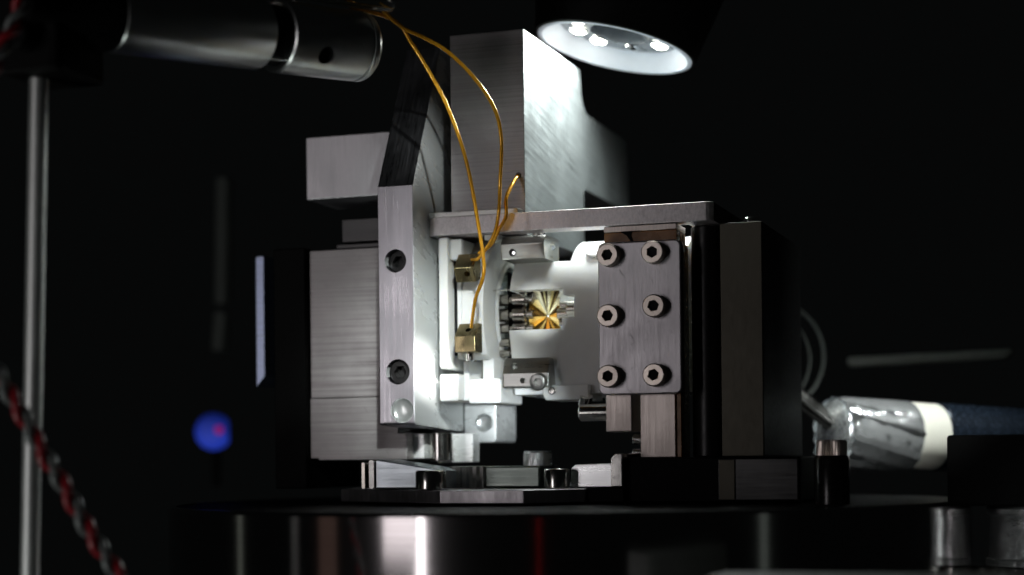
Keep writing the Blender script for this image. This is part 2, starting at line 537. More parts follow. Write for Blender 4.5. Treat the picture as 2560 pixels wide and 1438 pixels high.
t = thing('ribbed_collar', 'ribbed bright steel collar between the two base clamps', 'collar', (-44, 4, 3.5))
rows = []
for zz in (3.7, 9.0):
    rows.append([Vector((-43.6 + (6.3 - (0.5 if i % 2 else 0)) * math.cos(2 * math.pi * i / 44), 4 + (6.3 - (0.5 if i % 2 else 0)) * math.sin(2 * math.pi * i / 44), zz)) for i in range(44)])
obj('collar_ring', MB().rings(rows), M['steel_clip'], t, 0.1, angle=15)

tag(obj('clamp_bar', MB().box(-39.4, -25.2, 0, 16, 3.7, 9.0), M['alu_green'], bevel=0.5), 'flat clamp bar in the middle of the base', 'clamp')
tag(obj('cap_screw', MB().screw((-32.2, 20, 8.0), (0, 0, 1), 3.7, 4.7, 1.9, 2.5, knurl=0.03), M['alu_bright']), 'bright round screw head standing up behind the middle clamp bar', 'screw', None)
tag(obj('cap_screw', MB().screw((-18.9, -6, 3.8), (0, 0, 1), 3.1, 4.5, 1.6, 2.5), M['steel']), 'dark polished screw head at the front edge of the base', 'screw', None)
t = thing('front_clamp', 'bright white-lit clamp bar with raised end beside the black base block', 'clamp', (-11, 0, 3.5))
obj('clamp_bar', MB().prism('Y', [(-16.3, 3.8), (-6.2, 3.8), (-6.2, 9.5), (-15.3, 9.2), (-16.3, 8.4)], -3, 9), M['alu_bright'], t, 0.2)
obj('raised_end', MB().prism('Y', [(-5.9, 3.8), (-3.0, 3.8), (-3.0, 11.8), (-4.6, 11.8), (-5.9, 10.6)], -5, 10), M['steel'], t, 0.3)

t = thing('base_block', 'black anodised base block under the dark upright post', 'block', (18, 28, 3.5))
obj('block_body', MB().box(-2.8, 38.5, -2.2, 58, 0.2, 10.6), M['black'], t, 0.4)
obj('block_step', MB().box(-11.9, -2.85, -4.6, 58, 0.2, 3.5), M['black'], t, 0.3)
obj('front_pad', MB().box(19.6, 38.2, -3.4, -2.25, 0.6, 10.2), M['base_dark'], t, 0.2)
obj('edge_strip', MB().box(19.9, 23.6, -3.9, -3.42, 0.7, 10.0), M['dark_post'], t, 0.1)

t = thing('levelling_screw', 'black knurled thumb screw in a black sleeve beside the base block', 'screw', (46, -4, 0))
obj('sleeve', MB().lathe((46, -4, -1.2), (0, 0, 1), [(4.0, 0), (4.0, 11.2), (3.5, 12.0)], 40), M['black_gloss'], t)
obj('knurled_head', MB().screw((46, -4, 10.8), (0, 0, 1), 3.5, 3.5, 1.7, 2, knurl=0.06), M['steel_screw'], t)

# =================================================================== RIGHT SUPPORT
t = thing('upright_post', 'dark grey square upright post at the far end of the apparatus', 'post', (24, 32, 10.6))
obj('post_body', MB().box(18.7, 28.9, 5, 59, 10.7, 66.2), M['dark_post'], t, 0.3, side=M['black'])  # right face blackened to carry its shade
obj('cap_screw', MB().screw((25.6, 10, 66.2), (0, 0, 1), 1.9, 1.6, 1.0, 1), M['steel'], t)
tag(obj('round_pillar', MB().cyl((14.2, 12, 10.7), (14.2, 12, 66.4), 3.9, 0.3), M['bolt_black']), 'black round pillar between the clamp plate and the dark post', 'pillar')

t = thing('support_column', 'pinkish brushed metal column behind the six screw clamp plate', 'column', (3.7, 8, 10.6))
obj('column_body', MB().box(-0.7, 8.0, 3.2, 14, 10.7, 62.2), M['column'], t, 0.25)
obj('reflection_strip', MB().box(8.05, 9.2, 4.0, 13, 10.7, 62.2), M['amber'], t, 0.1)  # orange reflection along the column edge, built as a strip
obj('small_pin', MB().cyl((-4.4, 10.5, 15.2), (-0.75, 10.5, 15.2), 1.3, 0.2), M['steel'], t)
obj('small_pin', MB().cyl((-4.2, 9.5, 11.9), (-0.75, 9.5, 11.9), 1.1, 0.2), M['steel'], t)

t = thing('short_column', 'short metal block hanging under the clamp plate with a polished pin', 'block', (-6, 8, 17))
obj('block_body', MB().box(-9.3, -2.7, 3.2, 12, 17.0, 62.2), M['column'], t, 0.35)
obj('polished_pin', MB().cyl((-17.2, 8, 21.9), (-9.35, 8, 21.9), 2.1, 0.35), M['steel'], t)

t = thing('reflection_spacer', 'brown reflection built as a spacer between the clamp plate and the top bar', 'spacer', (0, 8, 62.3))
obj('spacer_body', MB().box(-9.4, 8.6, 3.8, 13, 62.3, 65.2), M['amber'], t, 0.2)
obj('metal_cap', MB().box(-9.4, 8.6, 3.5, 13, 65.25, 66.6), M['column'], t, 0.15)
obj('dark_wedge', MB().prism('Y', [(-5.2, 65.2), (-2.3, 65.2), (-2.7, 64.2), (-1.9, 62.3), (-2.3, 62.3), (-3.6, 64.2)], 3.4, 3.75), M['bore'], t)  # dark part of the brown reflection, built as a wedge

t = thing('clamp_plate', 'grey metal clamp plate fixed with six socket screws', 'plate', (0, 1.5, 26))
obj('plate_body', MB().prism('Y', rrect(-10.0, 10.45, 25.8, 62.4, 1.6), 0, 3.0), M['alu_sat'], t, 0.45)
for (x, z) in ((-6.8, 59.1), (4.2, 59.3), (-6.9, 44.7), (4.3, 46.6), (-7.0, 30.2), (4.3, 30.2)):
    hh = 3.0 + random.uniform(-0.15, 0.15)
    sw = obj('cap_screw', MB().screw((x, 0.02, z), (random.uniform(-.02, .02), -1, random.uniform(-.02, .02)), 2.75, hh, 1.35, 1.9, knurl=0.06, rot=random.uniform(0, 1)), M['steel_screw'], t, angle=18)
    obj('socket', MB().cyl((x, -hh + 0.9, z), (x, -hh + 1.15, z), 1.3, 0.0, 20), M['bore'], sw)  # dark disc puts the shade of the recess into colour

# =================================================================== TOP BAR, TALL BLOCK
pts = rrect(-55.2, 17.6, 3, 52, 2.4)
b = MB().prism('Z', pts, 66.8, 71.3)
tag(obj('top_bar', b, M['alu_edge'], bevel=0.2, cuts=[MB().box(-51.2, 10.5, 9.0, 60, 60, 80)], side=M['black']), 'long sawn metal bar across the top of the clamp plate and ceramic parts', 'bar')  # right end is coloured black in place of shade
tag(obj('shim_strip', MB().box(-55.2, -31.5, 4.2, 8.6, 71.4, 72.7), M['steel_clip'], bevel=0.15), 'thin bright shim strip lying along the top bar under the tall block', 'strip')

prof = [(10.2, 66.8), (10.2, 71.38), (9, 71.4), (9, 118)] + [(58, 118)]
for k in range(7):
    a = math.pi + (math.pi / 2) * k / 6
    prof.append((66 + 7 * math.cos(a), 113.8 + 7 * math.sin(a)))
prof += [(108, 106.8), (108, 85.3)]
prof += [(62.0, 85.3), (60.9, 84.9), (60.6, 83.9)]
prof += [(60.6, 66.8)]
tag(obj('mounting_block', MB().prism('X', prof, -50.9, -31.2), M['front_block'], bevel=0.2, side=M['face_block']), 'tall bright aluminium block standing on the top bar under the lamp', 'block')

# =================================================================== LEFT FRAME
t = thing('frame_plate', 'upright light grey frame plate with sloping top and three round holes', 'plate', (-60.7, 12, 19))
prof = [(-4.3, 19.9), (-4.0, 39.2), (-4.0, 78.6), (16.0, 117.3), (30, 117.3), (30, 18.0), (-3.8, 19.4)]
holes = [MB().cyl((-60.9, -8, 60.1), (-60.9, 9, 60.1), 2.9), MB().cyl((-60.5, -8, 32.6), (-60.5, 9, 32.6), 3.15), MB().cyl((-59.4, -8, 23.0), (-59.4, -2.4, 23.0), 3.1)]
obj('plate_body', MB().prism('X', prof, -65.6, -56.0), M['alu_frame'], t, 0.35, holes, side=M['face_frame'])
obj('recessed_bolt', MB().screw((-60.9, 4, 60.1), (0, -1, 0), 2.86, 6.0, 1.5, 2.0), M['bolt_black'], t, angle=18)
obj('recessed_bolt', MB().screw((-60.5, 4, 32.6), (0, -1, 0), 3.1, 6.6, 1.6, 2.0), M['bolt_black'], t, angle=18)
dish = [(3.05, 0), (3.05, 1.5)] + [(3.05 * math.cos(a), 1.5 - 1.1 * math.sin(a)) for a in (0.3, 0.6, 0.9, 1.2, 1.45)]
obj('polished_plug', MB().lathe((-59.4, -2.35, 23.0), (0, -1, 0), dish, 40), M['plug'], t)

t = thing('grey_block', 'large grey block with horizontal grain behind the upright frame plate', 'block', (-78, 24, 10.8))
obj('block_body', MB().box(-90.2, -65.7, 8, 40, 27.0, 65.4), M['alu_horz'], t, 0.3)
obj('block_foot', MB().prism('Y', [(-90.3, 11.4), (-88, 11.4), (-88, 10.9), (-63.3, 10.9), (-63.3, 17.6), (-65.7, 17.6), (-65.7, 26.98), (-90.3, 26.98)], 7.8, 40), M['alu_horz'], t, 0.2)
tag(obj('shade_plate', MB().box(-99.6, -90.5, 6, 40, 3.6, 66), M['black'], bevel=0.4), 'black upright plate in place of the shadowed side of the grey block', 'plate')  # black plate stands for the soft shadow on the grey block
b = MB().prism('Y', [(-114.6, 31.2), (-112.1, 34.2), (-112.1, 67.0), (-114.5, 66.8)], 25, 40)
tag(obj('blue_tinted_strip', b, M['blue_edge'], bevel=0.15), 'narrow blue tinted vertical strip with slanted lower end', 'strip')
tag(obj('bracket_block', MB().box(-94.2, -65.7, 15, 34, 79.8, 96.3), M['alu_vert'], bevel=0.3), 'grey block with upright rainbow grain jutting out behind the frame plate', 'block')
t = thing('dark_ledge', 'dim greenish metal ledge between the grey block and the bracket block', 'ledge', (-75, 22, 66))
obj('ledge_body', MB().box(-84, -65.7, 15, 30, 68.0, 74.0), M['base_dark'], t, 0.2)
obj('thin_sheet', MB().box(-85, -65.7, 14, 34, 66.4, 67.2), M['base_dark'], t)

# brackets at the foot of the frame
t = thing('foot_bracket', 'bright bracket with one round hole below the ceramic feet', 'bracket', (-51.5, 38, 15))
obj('bracket_body', MB().prism('Y', rrect(-55.9, -47.0, 15.2, 37.0, 0.8), 30, 46.5), M['face_frame'], t, 0.3, [MB().cyl((-50.4, 25, 20.4), (-50.4, 31.4, 20.4), 2.5)])
obj('polished_plug', MB().lathe((-50.4, 31.42, 20.4), (0, -1, 0), [(r_ * 2.45 / 3.05, h_ * 0.8) for r_, h_ in dish], 40), M['alu_bright'], t)
t = thing('standoff', 'polished round standoff beneath the frame plate', 'standoff', (-57, 15, 3.5))
obj('round_body', MB().cyl((-57, 16, 10.4), (-57, 16, 17.7), 3.1, 0.2), M['steel'], t)
obj('square_foot', MB().box(-65.5, -60.4, 12.5, 26, 11.1, 17.5), M['face_frame'], t, 0.2)
obj('back_wall', MB().box(-60, -50.2, 21, 26, 10.0, 17.5), M['face_frame'], t, 0.2)

# =================================================================== CERAMIC TRAP
CY, CZ_, CR = 30.0, 46.5, 20.0
def body_profile():
    out = []
    for k in range(41):
        a = math.radians(90 + 110 * k / 40)       # from the top round the front
        out.append((CY + CR * math.cos(a), CZ_ + CR * math.sin(a)))
    out += [(14.2, 26.9), (44, 26.9)]
    for k in range(21):
        a = math.radians(-70 + 160 * k / 20)
        out.append((CY + CR * math.cos(a), CZ_ + CR * math.sin(a)))
    return out[:-1]
t = thing('ceramic_cylinder', 'white ceramic cylinder with an open window showing gold electrodes', 'cylinder', (-14, 30, 27))
cuts = [MB().box(-45, -21.5, 15.5, 43, 50, 80), MB().box(-45, -22.2, 0, 38, 43.0, 53.0), MB().box(-23, -19.1, 0, 24, 45.6, 51.4)]
obj('cylinder_body', MB().prism('X', body_profile(), -36.2, 8), M['ceramic'], t, 0.0, cuts, angle=25)
obj('oval_recess', MB().lathe((-15.5, 17.2, 62.8), (0, -0.62, 0.78), [(2.6, -0.4), (2.6, 0.15), (2.2, 0.32), (2.0, 0.1)], 32), M['ceramic'], t)
# pleated gold electrode fan inside the window
sc_ = Vector((-29.4, 21.0, 47.2))
edge = [(-4.6, 1.2), (-4.5, 2.8), (-3.6, 5.0), (-2.4, 6.3), (-1.5, 6.3), (-0.9, 6.3), (-0.1, 6.3), (0.9, 6.3), (1.7, 6.3), (2.4, 4.6), (2.4, 2.6), (2.5, 0.9), (2.5, -0.5), (2.5, -2.4), (2.4, -4.5), (1.5, -4.5), (0.7, -4.5), (0.1, -4.5), (-0.9, -4.5), (-2.0, -4.5), (-3.2, -4.2), (-4.5, -3.0), (-4.6, -1.6), (-4.6, -0.3)]
fine = []
for i in range(len(edge)):
    a, b2 = edge[i], edge[(i + 1) % len(edge)]
    q = random.uniform(0.35, 0.65)
    fine += [a, (a[0] * (1 - q) + b2[0] * q, a[1] * (1 - q) + b2[1] * q)]
edge = fine
ex, ez, ey = Vector((0.9455, 0.3256, 0)), Vector((0, 0, 1)), Vector((0.3256, -0.9455, 0))
random.seed(11)
dep = [(-0.95 if i % 2 else 0.95) + random.uniform(-0.8, 0.8) + (-0.3 if edge[i][1] > 3 else 0.2 if edge[i][1] < -2 else -0.2) for i in range(len(edge))]
for i in range(len(edge)):
    j = (i + 1) % len(edge)
    a = sc_ + ex * edge[i][0] * (1.3 if edge[i][0] > 0 else 1.05) + ez * edge[i][1] * 1.28 + ey * (dep[i] + 0.5)
    c_ = sc_ + ex * edge[j][0] * (1.3 if edge[j][0] > 0 else 1.05) + ez * edge[j][1] * 1.28 + ey * (dep[j] + 0.5)
    back = -ey * 0.5
    q0 = sc_ - ey * 1.1
    silver = edge[i][1] > 3.5 or i % 7 == 3
    obj('electrode_blade', MB().add([q0, a, c_, q0 + back, a + back, c_ + back], [(0, 1, 2), (5, 4, 3), (0, 3, 4, 1), (1, 4, 5, 2), (2, 5, 3, 0)]), M['gold_dark'] if i % 5 == 1 else M['gold_pale'] if silver else M['gold'], t, angle=5)
obj('electrode_tip', MB().lathe(tuple(sc_ - ey * 1.2), tuple(ey), [(0.55, 0), (0.5, 0.8), (0.15, 1.2)], 16), M['steel'], t)
# stepped steel end of the electrode at the right of the window
for (x0, x1, z, r_) in ((-25.6, -22.6, 49.6, 1.1), (-26.2, -21.2, 47.4, 1.5), (-25.8, -22.4, 45.2, 0.9), (-23.5, -18.8, 48.6, 2.2)):
    obj('steel_step', MB().cyl((x0, 19.5, z), (x1, 19.5, z), r_, 0.15, 20), M['steel_dim'], t)
# steel bobbins in the gap at the left of the window
t = thing('terminal_stack', 'stack of small steel bobbins in the gap beside the gold electrodes', 'terminals', (-37, 18, 36))
for (z, r_) in ((51.4, 1.5), (47.6, 1.7), (44.2, 1.3), (40.6, 1.2), (37.8, 0.9)):
    k = obj('bobbin', MB().lathe((-41.6, 19, z), (1, 0, 0), [(r_, 0), (r_, 2.6), (r_ * 0.55, 2.7), (r_ * 0.55, 3.6), (r_ * 1.08, 3.7), (r_ * 1.08, 6.4), (r_ * 1.3, 6.5), (r_ * 1.3, 7.1), (r_ * 0.7, 7.2), (r_ * 0.7, 9.0)], 24), M['steel_dim'], t)
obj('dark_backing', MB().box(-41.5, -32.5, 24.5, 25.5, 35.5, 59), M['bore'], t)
obj('guide_rod', MB().tube([(-42, 14.5, 53.6), (-37.5, 14.2, 53.6), (-34.2, 15.0, 52.2), (-32.6, 16.5, 50.8)], 0.22), M['steel'], t)

# left ceramic: two cheeks with a dark slot, ring with round hole, feet
t = thing('ceramic_ring', 'white ceramic end ring with a round opening facing the cylinder body', 'ceramic ring', (-47, 24, 25))
ring = []
for k in range(48):
    a = 2 * math.pi * k / 48
    ring.append((max(6.5, 30 + 23.5 * math.cos(a)), 48.0 + min(19.0, max(-12.0, 22 * math.sin(a)))))
obj('ring_plate', MB().prism('X', ring, -47.6, -41.8), M['ceramic'], t, 0.25, [MB().cyl((-50, 30, 48.2), (-40, 30, 48.2), 13.0, n=56)])
obj('opening_lip', MB().lathe((-41.75, 30, 48.2), (1, 0, 0), [(14.6, 0), (14.3, 0.5), (13.6, 0.75), (13.05, 0.4), (13.0, -0.4)], 64, False, False), M['ceramic'], t)
obj('steel_sleeve', MB().lathe((-47.4, 30, 48.2), (1, 0, 0), [(12.9, 0), (12.9, 5.0), (11.9, 5.0), (11.7, 3.2), (11.0, 3.0), (10.9, 0.2)], 56, False, False), M['sleeve'], t)
obj('outer_cheek', MB().prism('X', rrect(4.0, 44, 33.5, 66.4, 1.2), -52.6, -50.2), M['ceramic'], t, 0.3)
obj('dark_slot', MB().box(-50.15, -48.9, 8.5, 40, 37, 61.5), M['bore'], t)
obj('inner_cheek', MB().prism('X', rrect(7.0, 40, 36.0, 60.6, 1.0), -48.85, -47.65), M['ceramic'], t, 0.2)
obj('top_tab', MB().prism('X', [(5.5, 60.8), (5.5, 66.0), (24, 66.0), (30, 62), (30, 60.8)], -50.15, -47.0), M['ceramic'], t, 0.3)
obj('foot', MB().prism('Y', rrect(-53.2, -48.2, 25.4, 32.2, 0.6), 5.5, 24), M['ceramic'], t, 0.3)
obj('foot', MB().prism('Y', rrect(-46.8, -38.2, 24.8, 31.0, 0.6), 9.0, 26), M['ceramic'], t, 0.3)
obj('foot_bridge', MB().box(-48.15, -46.85, 9.5, 24, 25.6, 35.5), M['ceramic'], t)
obj('foot_peg', MB().box(-44.0, -41.0, 12, 20, 31.05, 36.2), M['ceramic'], t, 0.2)
obj('spacer_tile', MB().box(-41.0, -37.2, 6, 12, 65.4, 66.7), M['ceramic'], t, 0.15)

# gold terminals on the ring
t = thing('upper_terminal', 'dark brass terminal block under the upper wire end', 'terminal', (-44.5, 5, 52))
obj('terminal_body', MB().prism('X', [(1.0, 58.2), (4.5, 62.0), (6.4, 60.0), (6.4, 55.6), (3.0, 54.8)], -47.4, -42.2), M['brass'], t, 0.15, [MB().cyl((-44.2, -2, 55.0), (-44.2, 5, 58.0), 0.75, n=20)])
t = thing('lower_terminal', 'gold brass terminal block with the lower wire end on top', 'terminal', (-44.5, 5, 37))
obj('terminal_body', MB().prism('X', [(1.0, 37.3), (1.0, 41.2), (4.6, 44.6), (6.4, 44.6), (6.4, 37.3)], -47.4, -42.0), M['brass'], t, 0.15, [MB().cyl((-44.4, 1.0, 44.5), (-44.4, 4.8, 41.0), 0.7, n=20)])
obj('lower_screw', MB().cyl((-44.6, 4.5, 35.2), (-44.6, 4.5, 37.25), 1.1, 0.2, 20), M['steel'], t)

# steel clips holding the cylinder body
t = thing('upper_clip', 'steel clip with two screws on the top edge of the ceramic body', 'clip', (-31.5, 12, 60))
obj('clip_body', MB().prism('X', [(8.2, 60.4), (7.2, 64.2), (9.0, 66.4), (20, 66.4), (20, 60.4)], -37.3, -25.9), M['steel_clip'], t, 0.3, [MB().cyl((-34.2, 5, 62.1), (-34.2, 9.6, 62.1), 0.95, n=20)])
obj('clip_screw', MB().lathe((-34.2, 9.4, 62.1), (0, -1, 0), [(0.8, 0), (0.8, 0.6), (0.4, 0.9)], 14), M['chrome'], t)
obj('clip_screw', MB().cyl((-28.4, 11, 65.2), (-28.4, 11, 68.4), 1.7, 0.25, 24), M['steel'], t)
t = thing('lower_clip', 'grey steel clip with a socket screw below the ceramic body', 'clip', (-31.5, 12, 28))
obj('clip_body', MB().prism('X', [(8.0, 32.0), (9.8, 36.0), (20, 36.0), (20, 28.4), (8.0, 28.4)], -37.4, -25.2), M['steel_clip'], t, 0.5, [MB().cyl((-34.5, 4, 34.6), (-34.5, 11.5, 33.6), 0.9, n=20), MB().cyl((-32.0, 4, 30.2), (-32.0, 11.5, 30.2), 0.75, n=20)])
obj('cap_screw', MB().screw((-27.6, 8.0, 29.9), (0, -1, -0.15), 2.1, 1.9, 1.0, 1.2), M['steel_clip'], t)
t = thing('ceramic_tab', 'pale ceramic tab with two small screws under the ceramic body', 'tab', (-21, 16, 24))
obj('tab_body', MB().prism('Y', [(-27.0, 25.3), (-16.0, 25.3), (-16.0, 29.0), (-27.9, 29.0), (-27.6, 26.2)], 11, 24), M['ceramic'], t, 0.2)
obj('tab_screw', MB().screw((-25.2, 11.0, 27.6), (0, -1, 0), 1.0, 0.6, 0.5, 0.4), M['steel'], t)
obj('tab_screw', MB().lathe((-17.4, 13.0, 24.0), (0.3, -0.5, 1), [(1.7, 0), (1.7, 2.6), (1.2, 2.8)], 20), M['steel'], t)

# =================================================================== WIRES
def wire(pts, label, r=0.46):
    o = obj('wire', MB().tube(spline(pts, 12), r, 12, lambda k: r * (1 + 0.05 * math.sin(k * 2.1))), M['kapton'], angle=60)
    return tag(o, label, 'wire', 'amber wires feeding the terminals')
wire([(-57.5, -36.5, 114.6), (-49.4, -30.7, 112.3), (-45.9, -28.5, 107.0), (-42.7, -25.3, 100.5), (-39.6, -22.1, 92.9), (-36.8, -17.9, 81.2), (-34.9, -15.2, 66.4), (-34.2, -13.4, 55.6), (-38.8, -7.0, 49.5), (-42.6, 0.2, 43.4)],
     'amber wire that swings down to the lower gold terminal')
wire([(-52.5, -34.0, 115.6), (-47.7, -31.2, 110.7), (-43.2, -27.6, 108.4), (-38.7, -23.9, 105.5), (-34.4, -18.2, 100.3), (-31.4, -12.9, 94.0), (-31.2, -8.6, 87.2), (-32.9, -5.0, 77.3), (-34.6, -1.2, 71.4), (-36.6, 0.6, 65.8), (-40.5, 1.0, 60.6), (-43.0, 2.2, 60.2)],
     'amber wire bowing out widest before it drops past the top bar')
tag(obj('added_wire_hole', MB().lathe((-32.9, 9.3, 81.5), (0, -1, 0), [(0.72, 0), (0.72, 0.4), (0.5, 0.4), (0.5, 0.1)], 20), M['bore']), 'small dark hole added at the end of the short wire', 'hole')  # added hole, only gives the reflection wire an end
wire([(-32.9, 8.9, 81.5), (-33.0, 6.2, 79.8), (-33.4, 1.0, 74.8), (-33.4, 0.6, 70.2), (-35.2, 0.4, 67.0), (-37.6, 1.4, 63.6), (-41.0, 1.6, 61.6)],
     'short amber wire built for a reflection in the tall block')  # reflection in the block face, built as a solid wire

# =================================================================== RING LAMP
LC = Vector((-16.7, 41.8, 119.2))
LN = Vector((-0.206, -0.092, -0.974)).normalized()
LU = -LN
t = thing('ring_lamp', 'round black work lamp with glowing white light-emitting ring above the block', 'lamp', tuple(LC))
obj('housing', MB().lathe(LC, LU, [(20.9, -0.2), (21.6, 0.0), (22.2, 3), (24.6, 14), (27.5, 30), (28, 44), (21, 48)], 72, False, True), M['black'], t)
obj('rim', MB().lathe(LC, LU, [(20.85, 0.6), (20.85, -0.25), (20.2, -0.45), (19.6, -0.3), (19.4, 0.6)], 72, False, False), M['lamp_white'], t)
obj('reflector', MB().lathe(LC, LU, [(19.5, 0.2), (19.0, 1.2), (18.0, 2.8), (16.8, 4.0), (16.2, 4.3)], 72, False, False), M['lamp_white'], t)
obj('board', MB().lathe(LC, LU, [(16.3, 4.3), (8.3, 4.4), (8.2, 3.8), (7.6, 3.6), (7.3, 4.6), (7.2, 13)], 72, False, False), M['lamp_board'], t)
obj('centre_tube', MB().lathe(LC, LU, [(7.15, 12.9), (7.0, 26), (0.1, 26.2)], 48, False, False), M['bore'], t)
LA = (cr * math.cos(0.227) - up * math.sin(0.227))
LA = (LA - LN * LA.dot(LN)).normalized()
LF = LN.cross(LA)
if LF.dot(fwd) < 0: LF = -LF
for k, deg in enumerate((14, -30, 68, 113, 152, 197, 240, 285)):
    a = math.radians(deg)
    rad = LA * math.cos(a) + LF * math.sin(a)
    pc = LC + LU * 4.2 + rad * 11.9
    if deg == 68:
        obj('unlit_led', MB().lathe(pc, LN, [(1.9, 0), (1.8, 0.4), (1.2, 0.8), (0.4, 1.0)], 20), M['chrome'], t)
        continue
    h = obj('led', MB().lathe(pc, LN, [(2.1, 0), (2.0, 0.4), (1.4, 0.9), (0.5, 1.15)], 20), M['led'], t)
    sp = D.lights.new('led_beam', 'SPOT')
    sp.energy, sp.color = 0.07, (0.93, 1.0, 0.99)
    sp.spot_size, sp.spot_blend, sp.shadow_soft_size = math.radians(150), 0.7, 0.0018
    so = D.objects.new('led_beam', sp)
    so.location = (pc + LN * 1.9 - LC) * MM
    so.rotation_euler = LN.to_track_quat('-Z', 'Y').to_euler()
    COL.objects.link(so)
    so.parent = t
    obj('led_frame', MB().lathe(pc, LN, [(2.9, 0.0), (2.8, 0.4), (2.25, 0.45), (2.15, 0.0)], 20, False, False), M['chrome'], h)
# small printed arrow on the housing
hp = LC + LU * 10.2
fr = (Vector((104.6, -397.6, 10.5)) - hp); fr = (fr - LU * fr.dot(LU)).normalized()
sd = LU.cross(fr)
rr = 24.0
arrow = []
for (aa, hh) in ((-0.085, 13.5), (0.085, 13.5), (0.0, 9.3)):
    q = fr * math.cos(aa - 0.17) + sd * math.sin(aa - 0.17)
    rloc = 22.2 + (hh - 3) * (24.6 - 22.2) / 11
    arrow.append(LC + LU * hh + q * (rloc + 0.12))
obj('arrow_mark', MB().add(arrow + [p - fr * 0.2 for p in arrow], [(0, 1, 2), (5, 4, 3), (0, 3, 4, 1), (1, 4, 5, 2), (2, 5, 3, 0)]), M['mark'], t)

# =================================================================== LENS TUBE, ROD, CABLE

p0, p1 = Vector((-87.2, -91.4, 102.4)), Vector((-56.8, -32.3, 106.4))
ax = (p1 - p0).normalized()
L = (p1 - p0).length
t = thing('lens_tube', 'horizontal satin metal lens tube with dark groove and side hole', 'tube', tuple(p0))
obj('rear_barrel', MB().lathe(p0, ax, [(7.0, 0), (7.5, 0.5), (7.8, L * 0.55), (7.4, L * 0.56)], 64), M['steel_tube'], t)
obj('groove_ring', MB().lathe(p0 + ax * (L * 0.56), ax, [(6.6, 0), (6.6, L * 0.07)], 48), M['black'], t)
tb = p0 + ax * (L * 0.575)
obj('retaining_tab', MB().cyl(tb + Vector((2.6, -2.0, -5.6)), tb + ax * 5 + Vector((2.6, -2.0, -5.6)), 0.6), M['steel_tube'], t)
hp = p0 + ax * (L * 0.765)
side = Vector((104.6, -397.6, 10.5)) - hp
side = (side - ax * side.dot(ax)).normalized()
dn = (Vector((0, 0, -1)) - ax * Vector((0, 0, -1)).dot(ax)).normalized()
hd = (side * math.cos(0.42) + dn * math.sin(0.42)).normalized() if side.dot(dn) < 0.7 else side
obj('front_barrel', MB().lathe(p0, ax, [(7.5, L * 0.63), (8.0, L * 0.635), (8.0, L * 0.955), (7.6, L * 0.957), (7.6, L * 0.965), (8.0, L * 0.967), (8.0, L * 0.985), (7.7, L * 0.995), (7.0, L * 1.0)], 64), M['steel_tube'], t, 0.0, [MB().cyl(hp + hd * 4, hp + hd * 12, 2.1, n=24)])
obj('hole_liner', MB().lathe(hp + hd * 3.9, hd, [(2.05, 0), (2.05, 3.6), (1.9, 3.6), (1.8, 0.5)], 24), M['bore'], t)
obj('rear_cone', MB().lathe(p0, -ax, [(7.4, -0.3), (7.6, 2), (3.0, 11), (2.6, 18)], 40), M['black'], t)

t = thing('support_rod', 'tall shiny steel rod standing at the edge of the bench', 'rod', (-103.6, -99.2, -60))
obj('rod_shaft', MB().cyl((-103.6, -99.2, -60), (-99.6, -97.7, 89.2), 1.95, 0.3), M['rod'], t)
obj('rod_clamp', MB().box(-105.6, -91.6, -102.7, -85.7, 89.3, 106.2), M['black'], t, 1.0)
obj('clamp_knob', MB().cyl((-98.6, -102.8, 96.2), (-98.6, -107.7, 96.2), 3.0, 0.5), M['black'], t)

cable_path = spline([(-93.2, -110.4, 106.0), (-94.3, -112.9, 96.9), (-96.1, -115.6, 90.3), (-99.4, -118.8, 76.8), (-102.0, -121.8, 53.6), (-98.4, -122.7, 38.1), (-94.6, -122.5, 31.2), (-92.5, -121.7, 27.0), (-88.3, -120.3, 19.4), (-84.8, -119.1, 12.6), (-81.3, -117.9, 6.5), (-77.8, -116.7, -0.4), (-74.2, -115.5, -6.5), (-70.7, -114.2, -11.8), (-65.8, -112.6, -19.8)], 30)
t = thing('twisted_cable', 'red and white twisted wire pair hanging across the steel rod', 'cable', tuple(cable_path[-1]))
def strand(ph, r):
    out, s_, u = [], 0.0, None
    for k, p in enumerate(cable_path):
        tt = (cable_path[min(k + 1, len(cable_path) - 1)] - cable_path[max(0, k - 1)]).normalized()
        if u is None: u = basis(tt)[0]
        u = (u - tt * u.dot(tt)).normalized()
        v = tt.cross(u)
        if k: s_ += (p - cable_path[k - 1]).length
        a = s_ * 2 * math.pi / 9.5 + ph
        out.append(p + (u * math.cos(a) + v * math.sin(a)) * r)
    return out
obj('red_strand', MB().tube(strand(0, 0.9), 0.86, 10), M['red'], t, angle=60)
obj('white_strand', MB().tube(strand(math.pi, 0.9), 0.86, 10), M['white_ins'], t, angle=60)

t = thing('glass_sleeve', 'clear glass sleeve from which the amber wires emerge', 'sleeve', (-47.4, -35.4, 112.7))
g0, g1 = Vector((-84, -62, 117.5)), Vector((-47.6, -35.2, 115.4))
obj('sleeve_wall', MB().lathe(g0, g1 - g0, [(2.6, 0), (2.6, 44.5), (2.2, 45.2), (1.8, 45.2), (1.8, 0.2)], 32, False, False), M['glass'], t)
obj('inner_wire', MB().tube(spline([g0, (-70, -52, 115.8), (-58, -43, 115.6), (-57.5, -36.9, 114.7)]), 0.5), M['kapton'], t)

